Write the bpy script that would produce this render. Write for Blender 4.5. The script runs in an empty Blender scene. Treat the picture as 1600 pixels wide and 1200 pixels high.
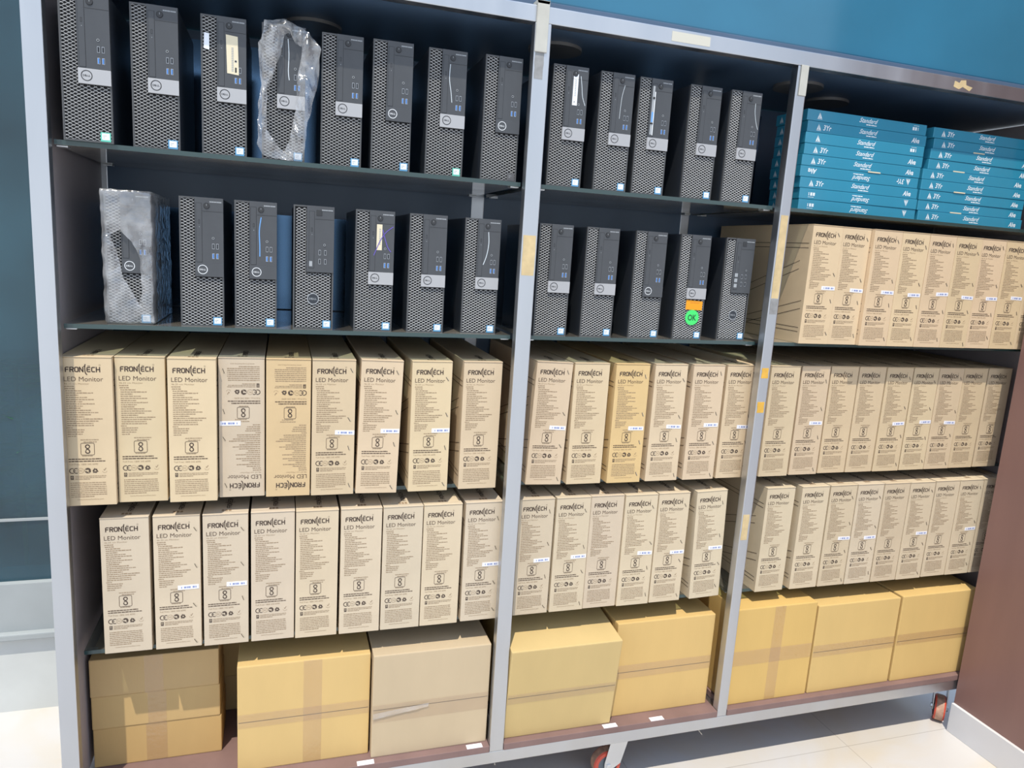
import bpy, bmesh, math, random
from mathutils import Vector, Matrix, noise

# ------------------------------------------------------------------ camera, sky, sun, exposure
S = bpy.context.scene
COL = S.collection
R3 = random.Random(7)

cd = bpy.data.cameras.new('camera')
cam = bpy.data.objects.new('camera', cd)
COL.objects.link(cam)
cd.sensor_fit = 'HORIZONTAL'
cd.sensor_width = 36.0
cd.lens = 1136.35 / 1600 * 36.0
cd.clip_start = 0.02
rt = Vector((0.952921, -0.296804, 0.062039))
up = Vector((-0.0046, 0.190426, 0.981691))
fw = Vector((0.303183, 0.935759, -0.180095))
m = Matrix((rt, up, -fw)).transposed().to_4x4()
m.translation = Vector((0.5443, -1.7527, 1.3322))
cam.matrix_world = m
S.camera = cam

S.view_settings.view_transform = 'Standard'
S.view_settings.look = 'None'
S.view_settings.exposure = 0.0
S.view_settings.gamma = 1.0
S.view_settings.use_curve_mapping = False

w = bpy.data.worlds.new('sky')
S.world = w
w.use_nodes = True
nt = w.node_tree
bg = nt.nodes['Background']
tc = nt.nodes.new('ShaderNodeTexCoord')
sx = nt.nodes.new('ShaderNodeSeparateXYZ')
rp = nt.nodes.new('ShaderNodeValToRGB')
nt.links.new(tc.outputs['Generated'], sx.inputs[0])
nt.links.new(sx.outputs['Z'], rp.inputs['Fac'])
rp.color_ramp.elements[0].position = 0.0
rp.color_ramp.elements[0].color = (0.86, 0.93, 1.0, 1)
rp.color_ramp.elements[1].position = 0.9
rp.color_ramp.elements[1].color = (0.44, 0.64, 1.0, 1)
nt.links.new(rp.outputs[0], bg.inputs['Color'])
bg.inputs['Strength'].default_value = 1.25

sd = bpy.data.lights.new('sun', 'SUN')
sd.energy = 4.1
sd.color = (1.0, 0.93, 0.80)
sd.angle = 0.009
sun = bpy.data.objects.new('sun', sd)
COL.objects.link(sun)
sun.rotation_euler = Vector((0.20, 0.38, -1.0)).to_track_quat('-Z', 'Y').to_euler()
sun.location = (0, -2, 5)

# ------------------------------------------------------------------ materials
def mat(name, col, rough=0.5, metal=0.0, spec=0.5, var=0.0, vscale=20.0, bump=0.0, bscale=80.0, objcol=False, stretch=None, rvar=0.0):
    M = bpy.data.materials.new(name)
    M.use_nodes = True
    n = M.node_tree
    b = n.nodes['Principled BSDF']
    b.inputs['Roughness'].default_value = rough
    b.inputs['Metallic'].default_value = metal
    b.inputs['Specular IOR Level'].default_value = spec
    b.inputs['Base Color'].default_value = (*col, 1)
    co = n.nodes.new('ShaderNodeTexCoord').outputs['Object']
    if stretch:
        mp = n.nodes.new('ShaderNodeMapping')
        mp.inputs['Scale'].default_value = stretch
        n.links.new(co, mp.inputs[0])
        co = mp.outputs[0]
    src = None
    if objcol:
        src = n.nodes.new('ShaderNodeObjectInfo').outputs['Color']
    if var > 0:
        t = n.nodes.new('ShaderNodeTexNoise')
        t.inputs['Scale'].default_value = vscale
        t.inputs['Detail'].default_value = 5
        n.links.new(co, t.inputs['Vector'])
        mr = n.nodes.new('ShaderNodeMapRange')
        mr.inputs['From Min'].default_value = 0.3
        mr.inputs['From Max'].default_value = 0.7
        mr.inputs['To Min'].default_value = 1 - var
        mr.inputs['To Max'].default_value = 1 + var
        n.links.new(t.outputs['Fac'], mr.inputs['Value'])
        mx = n.nodes.new('ShaderNodeMix')
        mx.data_type = 'RGBA'
        mx.blend_type = 'MULTIPLY'
        mx.inputs['Factor'].default_value = 1
        if src is not None:
            n.links.new(src, mx.inputs['A'])
        else:
            mx.inputs['A'].default_value = (*col, 1)
        n.links.new(mr.outputs[0], mx.inputs['B'])
        src = mx.outputs['Result']
    if src is not None:
        n.links.new(src, b.inputs['Base Color'])
    if rvar > 0:
        t = n.nodes.new('ShaderNodeTexNoise')
        t.inputs['Scale'].default_value = vscale
        t.inputs['Detail'].default_value = 6
        n.links.new(co, t.inputs['Vector'])
        mr = n.nodes.new('ShaderNodeMapRange')
        mr.inputs['From Min'].default_value = 0.3
        mr.inputs['From Max'].default_value = 0.7
        mr.inputs['To Min'].default_value = max(0.02, rough - rvar)
        mr.inputs['To Max'].default_value = rough + rvar
        n.links.new(t.outputs['Fac'], mr.inputs['Value'])
        n.links.new(mr.outputs[0], b.inputs['Roughness'])
    if bump > 0:
        t = n.nodes.new('ShaderNodeTexNoise')
        t.inputs['Scale'].default_value = bscale
        t.inputs['Detail'].default_value = 4
        n.links.new(co, t.inputs['Vector'])
        bp = n.nodes.new('ShaderNodeBump')
        bp.inputs['Strength'].default_value = bump
        bp.inputs['Distance'].default_value = 0.01
        n.links.new(t.outputs['Fac'], bp.inputs['Height'])
        n.links.new(bp.outputs[0], b.inputs['Normal'])
    return M

def glass_mat(name, tint, gloss, dust=0.0, dustcol=(.5, .5, .45), rough=0.03, bump=0.0, bscale=30, vscale=6.0):
    """thin sheet: tinted transparent + fresnel gloss + a film of dust"""
    M = bpy.data.materials.new(name)
    M.use_nodes = True
    n = M.node_tree
    n.nodes.remove(n.nodes['Principled BSDF'])
    out = n.nodes['Material Output']
    tr = n.nodes.new('ShaderNodeBsdfTransparent')
    tr.inputs[0].default_value = (*tint, 1)
    gl = n.nodes.new('ShaderNodeBsdfGlossy')
    gl.inputs['Color'].default_value = (1, 1, 1, 1)
    gl.inputs['Roughness'].default_value = rough
    # schlick reflectance from the facing ratio, the same from both sides of the sheet
    fc = n.nodes.new('ShaderNodeLayerWeight')
    fc.inputs['Blend'].default_value = .5
    pw = n.nodes.new('ShaderNodeMath')
    pw.operation = 'POWER'
    pw.inputs[1].default_value = 4.5
    n.links.new(fc.outputs['Facing'], pw.inputs[0])
    lw = n.nodes.new('ShaderNodeMath')
    lw.operation = 'MULTIPLY_ADD'
    lw.inputs[1].default_value = .85
    lw.inputs[2].default_value = .045
    n.links.new(pw.outputs[0], lw.inputs[0])
    mul = n.nodes.new('ShaderNodeMath')
    mul.operation = 'MULTIPLY'
    mul.use_clamp = True
    mul.inputs[1].default_value = gloss
    n.links.new(lw.outputs[0], mul.inputs[0])
    m1 = n.nodes.new('ShaderNodeMixShader')
    n.links.new(mul.outputs[0], m1.inputs[0])
    n.links.new(tr.outputs[0], m1.inputs[1])
    n.links.new(gl.outputs[0], m1.inputs[2])
    res = m1.outputs[0]
    co = n.nodes.new('ShaderNodeTexCoord').outputs['Object']
    if bump > 0:
        t = n.nodes.new('ShaderNodeTexNoise')
        t.inputs['Scale'].default_value = bscale
        t.inputs['Detail'].default_value = 3
        t.inputs['Distortion'].default_value = 1.2
        n.links.new(co, t.inputs['Vector'])
        bp = n.nodes.new('ShaderNodeBump')
        bp.inputs['Strength'].default_value = bump
        bp.inputs['Distance'].default_value = 0.02
        n.links.new(t.outputs['Fac'], bp.inputs['Height'])
        n.links.new(bp.outputs[0], gl.inputs['Normal'])
    if dust > 0:
        df = n.nodes.new('ShaderNodeBsdfDiffuse')
        df.inputs[0].default_value = (*dustcol, 1)
        t = n.nodes.new('ShaderNodeTexNoise')
        t.inputs['Scale'].default_value = vscale
        t.inputs['Detail'].default_value = 6
        n.links.new(co, t.inputs['Vector'])
        mr = n.nodes.new('ShaderNodeMapRange')
        mr.inputs['From Min'].default_value = 0.35
        mr.inputs['From Max'].default_value = 0.7
        mr.inputs['To Min'].default_value = dust * 0.3
        mr.inputs['To Max'].default_value = dust
        n.links.new(t.outputs['Fac'], mr.inputs['Value'])
        m2 = n.nodes.new('ShaderNodeMixShader')
        n.links.new(mr.outputs[0], m2.inputs[0])
        n.links.new(res, m2.inputs[1])
        n.links.new(df.outputs[0], m2.inputs[2])
        res = m2.outputs[0]
    n.links.new(res, out.inputs[0])
    return M

KRAFT = mat('kraft_board', (.6, .45, .27), .75, spec=.25, var=.05, vscale=9, bump=.03, bscale=60, objcol=True)
CORR = mat('corrugated_board', (.6, .4, .18), .7, spec=.3, var=.04, vscale=4, bump=.03, bscale=70, objcol=True, stretch=(2.5, 1, .8))
INK = mat('brown_black_ink', (.085, .062, .05), .8, spec=.1)
INKL = mat('fine_print_ink', (.31, .22, .14), .8, spec=.1)
PAPER = mat('white_paper', (.80, .80, .86), .6)
BLUEINK = mat('blue_ink', (.20, .25, .48), .7)
STAPLE = mat('staple_slit', (.10, .075, .05), .5)
STAPLEHI = mat('staple_highlight', (.62, .52, .38), .4, metal=.4)  # pale highlight painted beside the dark staple slot
TAPE = glass_mat('clear_packing_tape', (.975, .945, .92), 1.3, dust=.12, dustcol=(.62, .50, .38), rough=.22, bump=.25, bscale=60)
STEEL = mat('stainless_steel', (.56, .575, .60), .40, metal=1.0, var=.05, vscale=5, rvar=.10, stretch=(2, 2, .35))
BLACKP = mat('black_plastic', (.030, .031, .034), .42, var=.1, vscale=30)
PANELP = mat('satin_black_panel', (.062, .066, .073), .36, var=.06, vscale=25)
CHASSIS = mat('black_painted_steel', (.026, .031, .040), .36)
GRILLE = mat('sunlit_grey_grille', (.58, .585, .59), .42)  # grey lightened to stand in for sun caught on the lattice facets
DARK = mat('deep_black', (.006, .006, .008), .7)
SILVER = mat('silver_badge', (.43, .43, .44), .45, metal=.25)
WHITEM = mat('pale_mark', (.72, .74, .76), .5)
GREYM = mat('grey_mark', (.34, .36, .38), .5)
USBBLUE = mat('usb_blue', (.08, .24, .62), .4)
USBMETAL = mat('port_metal', (.55, .56, .58), .3, metal=.9)
STICKB = mat('sticker_blue', (.10, .32, .55), .4)
STICKG = mat('sticker_teal_green', (.12, .55, .42), .4)
STICKW = mat('sticker_white', (.80, .83, .88), .35)
CREAM = mat('cream_label', (.72, .64, .46), .6)
ORANGE = mat('orange_sticker', (.85, .33, .01), .6)
GREEN = mat('green_sticker', (.06, .72, .16), .6)
PURPLE = mat('purple_marker', (.13, .09, .42), .6)
CHALK = mat('white_pen', (.62, .68, .72), .6)
BLUEPEN = mat('blue_pen', (.14, .34, .68), .6)
TEALBOX = mat('teal_glossy_card', (.032, .25, .385), .16, spec=.6, var=.04, vscale=8, bump=.035, bscale=18)
TEALW = mat('white_box_print', (.72, .80, .84), .35)
TAN = mat('tan_tape_residue', (.60, .46, .25), .7, var=.12, vscale=40)
YELLOWT = mat('yellow_tape', (.70, .40, .06), .6, var=.1, vscale=50)
GREYT = mat('grey_tape_residue', (.28, .28, .28), .7, var=.15, vscale=60)
BROWNLAM = mat('brown_laminate', (.125, .062, .050), .42, var=.12, vscale=6, stretch=(3, 3, .5))
BASEBRD = mat('dusty_brown_board', (.20, .125, .115), .55, var=.12, vscale=9)
SIDEBRD = mat('grey_brown_board', (.36, .32, .33), .5, var=.08, vscale=5)
DARKBRD = mat('hazy_navy_board', (.070, .115, .185), .35, var=.1, vscale=4)  # navy lifted to stand in for bluish haze over the dark boards
PALEBRD = mat('pale_blue_grey_sheet', (.10, .19, .32), .16, metal=.9, var=.05, vscale=3)
SHELF = glass_mat('shelf_glass', (.66, .74, .72), 1.6, dust=.30, dustcol=(.34, .31, .27), rough=.06)
SHEDGE = mat('glass_edge_green', (.03, .06, .06), .12, spec=.7)
FILM = glass_mat('clear_plastic_film', (.95, .96, .97), 2.6, dust=.26, dustcol=(.88, .88, .89), rough=.13, bump=.4, bscale=24, vscale=26)
HEADER = mat('teal_acrylic', (.030, .165, .27), .12, spec=.6, var=.15, vscale=1.6, bump=.01, bscale=3)
WINGLASS = glass_mat('teal_window_glass', (.20, .40, .46), 1.2, dust=.26, dustcol=(.14, .33, .43), rough=.03, vscale=2)
ROOMDARK = mat('dim_interior', (.03, .075, .10), .9)
LEAFM = mat('leaf_green', (.06, .20, .07), .5, var=.2, vscale=30)
PLINTH = mat('pale_plinth_paint', (.56, .58, .57), .6, var=.06, vscale=6)
SILLM = mat('grey_stone_ledge', (.36, .39, .40), .5, var=.06, vscale=6)
WALLBR = mat('brown_wall_laminate', (.22, .122, .105), .35, spec=.5, var=.07, vscale=5, stretch=(2, 2, .3))
WHITEMARB = mat('white_marble', (.66, .65, .66), .3, var=.05, vscale=4)
RED = mat('red_polyurethane', (.62, .085, .05), .4)
ZINC = mat('zinc_plate', (.66, .67, .68), .35, metal=.85)
RUBBERG = mat('grey_hub', (.12, .14, .16), .5)

def floor_material():
    M = bpy.data.materials.new('polished_marble_tiles')
    M.use_nodes = True
    n = M.node_tree
    b = n.nodes['Principled BSDF']
    b.inputs['Roughness'].default_value = .22
    co = n.nodes.new('ShaderNodeTexCoord').outputs['Object']
    br = n.nodes.new('ShaderNodeTexBrick')
    br.offset = 0
    br.inputs['Scale'].default_value = 1
    br.inputs['Brick Width'].default_value = .8
    br.inputs['Row Height'].default_value = .8
    br.inputs['Mortar Size'].default_value = .0016
    br.inputs['Color1'].default_value = (.57, .55, .535, 1)
    br.inputs['Color2'].default_value = (.56, .54, .525, 1)
    br.inputs['Mortar'].default_value = (.43, .41, .39, 1)
    n.links.new(co, br.inputs['Vector'])
    t = n.nodes.new('ShaderNodeTexNoise')
    t.inputs['Scale'].default_value = 2.2
    t.inputs['Detail'].default_value = 7
    t.inputs['Distortion'].default_value = 1.3
    n.links.new(co, t.inputs['Vector'])
    r = n.nodes.new('ShaderNodeValToRGB')
    r.color_ramp.elements[0].position = .48
    r.color_ramp.elements[0].color = (1, 1, 1, 1)
    r.color_ramp.elements[1].position = .72
    r.color_ramp.elements[1].color = (1.0, .93, .80, 1)
    n.links.new(t.outputs['Fac'], r.inputs[0])
    mx = n.nodes.new('ShaderNodeMix')
    mx.data_type = 'RGBA'
    mx.blend_type = 'MULTIPLY'
    mx.inputs['Factor'].default_value = 1
    n.links.new(br.outputs['Color'], mx.inputs['A'])
    n.links.new(r.outputs[0], mx.inputs['B'])
    n.links.new(mx.outputs['Result'], b.inputs['Base Color'])
    return M
FLOORM = floor_material()

# ------------------------------------------------------------------ mesh helpers
class MB:
    def __init__(s):
        s.v, s.f, s.mi = [], [], []
    def poly(s, pts, mi=0):
        i = len(s.v)
        s.v += [tuple(p) for p in pts]
        s.f.append(tuple(range(i, i + len(pts))))
        s.mi.append(mi)
    def box(s, x0, x1, y0, y1, z0, z1, mi=0):
        i = len(s.v)
        s.v += [(x, y, z) for z in (z0, z1) for y in (y0, y1) for x in (x0, x1)]
        for q in ((0, 2, 3, 1), (4, 5, 7, 6), (0, 1, 5, 4), (2, 6, 7, 3), (0, 4, 6, 2), (1, 3, 7, 5)):
            s.f.append(tuple(i + k for k in q))
            s.mi.append(mi)
        return s
    def prism(s, pts2, y0, y1, mi=0, axis='y'):
        """outline in XZ extruded along y (or other axis)"""
        n = len(pts2)
        i = len(s.v)
        def P(a, b, t):
            return (a, t, b) if axis == 'y' else ((t, a, b) if axis == 'x' else (a, b, t))
        s.v += [P(a, b, y0) for a, b in pts2] + [P(a, b, y1) for a, b in pts2]
        s.f.append(tuple(i + k for k in range(n)))
        s.f.append(tuple(i + n + k for k in reversed(range(n))))
        for k in range(n):
            s.f.append((i + k, i + n + k, i + n + (k + 1) % n, i + (k + 1) % n))
        s.mi += [mi] * (n + 2)
    def cyl(s, c, r, y0, y1, axis='y', n=28, mi=0, r2=None):
        r2 = r if r2 is None else r2
        i = len(s.v)
        for rr, t in ((r, y0), (r2, y1)):
            for k in range(n):
                a = 2 * math.pi * k / n
                p, q = c[0] + rr * math.cos(a), c[1] + rr * math.sin(a)
                s.v.append((p, t, q) if axis == 'y' else ((t, p, q) if axis == 'x' else (p, q, t)))
        s.f.append(tuple(i + k for k in range(n)))
        s.f.append(tuple(i + n + k for k in reversed(range(n))))
        for k in range(n):
            s.f.append((i + k, i + n + k, i + n + (k + 1) % n, i + (k + 1) % n))
        s.mi += [mi] * (n + 2)
    # flat marks on the plane y = y (front face)
    def q2(s, x0, x1, z0, z1, y=0, mi=0):
        s.poly([(x0, y, z0), (x1, y, z0), (x1, y, z1), (x0, y, z1)], mi)
    def stroke(s, pts, wd, y=0, mi=0, closed=False):
        P = [Vector(p) for p in pts]
        n = len(P)
        L, Rr = [], []
        for k in range(n):
            a = P[k - 1] if (k > 0 or closed) else None
            c = P[(k + 1) % n] if (k < n - 1 or closed) else None
            d1 = (P[k] - a).normalized() if a is not None else None
            d2 = (c - P[k]).normalized() if c is not None else None
            if d1 is None: d1 = d2
            if d2 is None: d2 = d1
            t = (d1 + d2)
            t = t.normalized() if t.length > 1e-6 else d1
            nn = Vector((-t.y, t.x))
            cs = max(.35, nn.dot(Vector((-d1.y, d1.x))))
            L.append(P[k] + nn * wd / 2 / cs)
            Rr.append(P[k] - nn * wd / 2 / cs)
        for k in range(n if closed else n - 1):
            j = (k + 1) % n
            s.poly([(Rr[k].x, y, Rr[k].y), (Rr[j].x, y, Rr[j].y), (L[j].x, y, L[j].y), (L[k].x, y, L[k].y)], mi)
    def arc(s, c, r, a0, a1, wd, y=0, mi=0, n=20, rz=None):
        rz = rz or r
        pts = [(c[0] + r * math.cos(math.radians(a0 + (a1 - a0) * k / n)), c[1] + rz * math.sin(math.radians(a0 + (a1 - a0) * k / n))) for k in range(n + 1)]
        full = abs(a1 - a0) >= 359.9
        s.stroke(pts[:-1] if full else pts, wd, y, mi, full)
    def disc2(s, c, r, y=0, mi=0, n=28):
        s.poly([(c[0] + r * math.cos(2 * math.pi * k / n), y, c[1] + r * math.sin(2 * math.pi * k / n)) for k in range(n)], mi)
    def add(s, o, M=None, mi=None):
        i = len(s.v)
        s.v += [tuple(M @ Vector(p)) if M else p for p in o.v]
        s.f += [tuple(i + k for k in q) for q in o.f]
        s.mi += [mi if mi is not None else k for k in o.mi]
    def mesh(s, name, mats, bevel=0, smooth=False, seg=2):
        me = bpy.data.meshes.new(name)
        me.from_pydata(s.v, [], s.f)
        for mm in (mats if isinstance(mats, (list, tuple)) else [mats]):
            me.materials.append(mm)
        me.polygons.foreach_set('material_index', s.mi)
        if bevel:
            bm = bmesh.new()
            bm.from_mesh(me)
            bmesh.ops.remove_doubles(bm, verts=bm.verts, dist=1e-6)
            bmesh.ops.recalc_face_normals(bm, faces=bm.faces)
            bmesh.ops.bevel(bm, geom=bm.edges[:], offset=bevel, segments=seg, affect='EDGES', profile=.6, clamp_overlap=True)
            bm.to_mesh(me)
            bm.free()
        if smooth:
            me.polygons.foreach_set('use_smooth', [True] * len(me.polygons))
        me.update()
        return me

def add(name, me, parent=None, loc=(0, 0, 0), rot=(0, 0, 0), label=None, cat=None, group=None, kind=None, color=None):
    o = bpy.data.objects.new(name, me)
    COL.objects.link(o)
    o.location = loc
    o.rotation_euler = rot
    if parent: o.parent = parent
    if label: o['label'] = label
    if cat: o['category'] = cat
    if group: o['group'] = group
    if kind: o['kind'] = kind
    if color: o.color = (*color, 1)
    return o
def thing(name, loc, label, cat, group=None, rot=(0, 0, 0)):
    o = add(name, None, None, loc, rot, label, cat, group)
    o.empty_display_size = .05
    return o
def B(x0, x1, y0, y1, z0, z1):
    return MB().box(x0, x1, y0, y1, z0, z1)

_tc = {}
def text2(sx, size, offset=0.0, shear=0.0):
    """flat lettering in XZ, baseline left at origin, cap height = size"""
    key = (sx, offset, shear)
    if key not in _tc:
        cu = bpy.data.curves.new('t', 'FONT')
        cu.body = sx
        cu.offset = offset
        cu.shear = shear
        cu.resolution_u = 3
        ob = bpy.data.objects.new('t', cu)
        COL.objects.link(ob)
        dg = bpy.context.evaluated_depsgraph_get()
        me = ob.evaluated_get(dg).to_mesh()
        vs = [(v.co.x, v.co.y) for v in me.vertices]
        fs = [tuple(p.vertices) for p in me.polygons]
        ob.evaluated_get(dg).to_mesh_clear()
        bpy.data.objects.remove(ob)
        bpy.data.curves.remove(cu)
        _tc[key] = (vs, fs)
    vs, fs = _tc[key]
    o = MB()
    k = size / .70
    o.v = [(a * k, 0, b * k) for a, b in vs]
    o.f = list(fs)
    o.mi = [0] * len(fs)
    return o
def textbox(mb, sx, x0, x1, z0, cap, y, mi=0, offset=0.0, shear=0.0, flip=False):
    t = text2(sx, cap, offset, shear)
    a = min(v[0] for v in t.v)
    b = max(v[0] for v in t.v)
    k = (x1 - x0) / (b - a)
    t.v = [(x0 + (v[0] - a) * k, y, z0 + v[2]) for v in t.v]
    mb.add(t, None, mi)

# ------------------------------------------------------------------ setting
FZ = -.262
fl = MB()
fl.poly([(-6, -7, 0), (7, -7, 0), (7, 3, 0), (-6, 3, 0)])
add('floor', fl.mesh('floor', FLOORM), loc=(0, 0, FZ), kind='structure')
add('wall_right', B(2.84, 2.99, -1.0, -.008, FZ, 2.6).mesh('wall_right', WALLBR), kind='structure')
add('baseboard_right', B(2.828, 2.84, -1.0, -.008, FZ, -.153).mesh('baseboard_right', WHITEMARB, .002), kind='structure')
# shop front behind the rack: plinth, ledge, glass
add('wall_back', B(-2.2, 3.2, .775, .90, FZ, .0).mesh('wall_back', PLINTH), kind='structure')
sl = MB()
sl.box(-2.2, 3.2, .752, .92, .0, .022)
add('trim_1', sl.mesh('trim_1', SILLM, .004), kind='structure')
add('trim_2', B(-2.2, 3.2, .775, .92, .022, .185).mesh('trim_2', SILLM), kind='structure')
wn = thing('window_1', (0, .80, .185), 'tall teal tinted glass shop window behind the rack', 'window')
wn['kind'] = 'structure'
add('glass_pane', B(-2.2, 3.2, 0, .010, .0, 2.6).mesh('glass_pane', WINGLASS), wn)
add('rail', B(-2.2, 3.2, -.006, .0, .205, .213).mesh('rail', SILLM), wn)
add('wall_inner', B(-2.4, 3.4, 1.75, 1.85, FZ, 3.0).mesh('wall_inner', ROOMDARK), kind='structure')

# plant added behind the glass, standing in for leaves reflected in it
def leaf_mb(L, W):
    o = MB()
    n = 7
    rows = []
    for k in range(n + 1):
        t = k / n
        ww = W * math.sin(math.pi * min(1, t * .96 + .04)) ** .8 * .5
        rows.append([(-ww, L * t, -.25 * L * t * t + .08 * ww), (0, L * t, -.25 * L * t * t), (ww, L * t, -.25 * L * t * t + .08 * ww)])
    for k in range(n):
        for j in range(2):
            o.poly([rows[k][j], rows[k][j + 1], rows[k + 1][j + 1], rows[k + 1][j]])
    return o
pl = thing('reflection_plant', (-.30, 1.02, FZ), 'leafy green plant added behind the dark window glass for reflected leaves', 'plant')
st = MB()
fo = MB()
st.box(-.006, .006, -.006, .006, .28, 1.12)
for k in range(26):
    a = k * 2.4
    z = .55 + k * .022
    M = Matrix.Translation((0, 0, z)) @ Matrix.Rotation(a, 4, 'Z') @ Matrix.Rotation(math.radians(20), 4, 'X')
    for j in range(5):
        for sd_ in (-1, 1):
            Mj = M @ Matrix.Translation((0, .05 + j * .035, 0)) @ Matrix.Rotation(sd_ * 1.0, 4, 'Z')
            fo.add(leaf_mb(.075, .028), Mj)
add('foliage', fo.mesh('foliage', LEAFM), pl)
add('stem', st.mesh('stem', LEAFM), pl)
pt = MB()
pt.cyl((0, 0), .09, 0, .30, 'z', 24, 0, .12)
add('pot', pt.mesh('pot', DARKBRD), pl)

# ------------------------------------------------------------------ the rack
rack = thing('display_rack', (0, 0, FZ), 'large stainless steel wheeled display rack with three bays of shelves', 'rack')
def rpart(name, mb, m_, bevel=0, parent=rack, label=None):
    me = mb.mesh(name, m_, bevel)
    if parent is rack:
        me.transform(Matrix.Translation((0, 0, -FZ)))
    return add(name, me, parent, label=label)
UPX = [(.055, .093), (1.114, 1.155), (1.859, 1.893), (2.975, 3.013)]
TZ0, TZ1 = 1.866, 1.904
BZ0, BZ1 = -.108, -.070
posts = []
for (a, b) in UPX:
    posts.append(rpart('upright', B(a, b, 0, .028, BZ1, TZ0), STEEL, .0025))
for (a, b) in UPX:
    rpart('rear_upright', B(a, b, .535, .575, BZ1, TZ0), STEEL, .0025)
rpart('top_rail', B(.055, 3.013, 0, .030, TZ0, TZ1), STEEL, .0025)
rpart('bottom_rail', B(.055, 3.013, 0, .030, BZ0, BZ1), STEEL, .0025)
rpart('rear_rail', B(.055, 3.013, .535, .575, BZ0, BZ1), STEEL, .0025)
for (a, b) in UPX:
    rpart('cross_rail', B(a, b, .031, .534, BZ0, BZ1), STEEL, .002)
bb = MB()
for k in range(3):
    bb.box(UPX[k][1] + .001, UPX[k + 1][0] - .001, -.002, .53, BZ1, -.05)
base = rpart('base_board', bb, BASEBRD, .0015)
for (x, y) in ((.745, 0), (1.048, 0), (1.468, 0), (1.625, 0)):
    ps = MB()
    ps.box(x, x + .045, -.001, .016, -.0498, -.0488)
    rpart('paper_strip', ps, PAPER)
tp = rpart('top_board', B(.06, 3.01, .031, .56, TZ0 + .004, TZ1), DARKBRD)
# disc shaped downlights under the top
for x, y in ((1.24, .205), (2.225, .33), (2.02, .205), (.62, .33)):
    d = MB()
    d.cyl((x, y), .072, TZ0 - .004, TZ0 + .004, 'z', 40)
    rpart('downlight', d, mat('downlight_rim', (.16, .155, .15), .4, metal=.3) if 'downlight_rim' not in bpy.data.materials else bpy.data.materials['downlight_rim'])
rpart('side_panel', B(.062, .078, .029, .534, -.05, TZ0), SIDEBRD)
rpart('side_panel', B(2.985, 3.0, .029, .534, -.05, TZ0), SIDEBRD)
rpart('back_panel', B(.078, 2.985, .536, .548, -.05, TZ0), DARKBRD)
rpart('backing_board', B(.08, 1.21, .528, .535, 1.119, 1.392), PALEBRD)
rpart('backing_board', B(.08, 1.86, .528, .535, 1.503, 1.842), PALEBRD)
rpart('backing_board', B(1.90, 2.13, .528, .535, 1.503, 1.842), PALEBRD)
rpart('backing_board', B(.08, 2.98, .528, .535, -.049, .30), mat('dull_back_board', (.20, .17, .13), .7))
# tape residue on the uprights and rail
def patch(name, x0, x1, z0, z1, m_, y=-.0008, parent=None):
    o = MB()
    n = 5
    L = [(x0 + R3.uniform(0, .002), z0 + (z1 - z0) * k / n) for k in range(n + 1)]
    Rr = [(x1 - R3.uniform(0, .002), z0 + (z1 - z0) * k / n) for k in range(n, -1, -1)]
    o.prism(L + Rr, y, 0.0002)
    rpart(name, o, m_)
patch('tape_patch', .060, .084, 1.795, 1.835, TAN)
patch('tape_patch', .062, .082, 1.835, 1.868, GREYT)
patch('tape_patch', .061, .083, 1.765, 1.793, GREYT)
patch('tape_patch', 1.117, 1.152, 1.273, 1.372, TAN)
patch('tape_patch', 1.117, 1.141, 1.74, 1.80, GREYT)
cp = MB()
cp.box(1.115, 1.146, -.004, .0, 1.80, 1.915)
cp.box(1.115, 1.146, -.004, .03, 1.906, 1.915)
rpart('cap_strip', cp, mat('pale_cap_strip', (.50, .49, .44), .55, var=.06, vscale=30), .0015)
cp = MB()
cp.box(1.868, 1.891, -.004, .0, 1.79, 1.868)
rpart('cap_strip', cp, bpy.data.materials['pale_cap_strip'], .0015)
patch('tape_patch', 1.863, 1.889, 1.245, 1.475, TAN)
patch('tape_patch', 1.863, 1.889, 1.200, 1.243, GREYT)
patch('tape_patch', 1.864, 1.888, 1.015, 1.045, YELLOWT)
patch('tape_patch', 1.863, 1.887, .913, .945, YELLOWT)
patch('tape_patch', 1.862, 1.886, .52, .60, TAN)
o = MB()
o.prism([(2.395, 1.877), (2.415, 1.872), (2.428, 1.88), (2.455, 1.871), (2.465, 1.882), (2.44, 1.886), (2.437, 1.899), (2.42, 1.897), (2.415, 1.889), (2.397, 1.893)], -.0008, .0002)
rpart('tape_patch', o, TAN)
o = MB()
o.box(1.475, 1.585, -.0008, .0002, 1.874, 1.897)
rpart('tape_patch', o, mat('pale_tape', (.60, .58, .50), .6))

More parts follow.
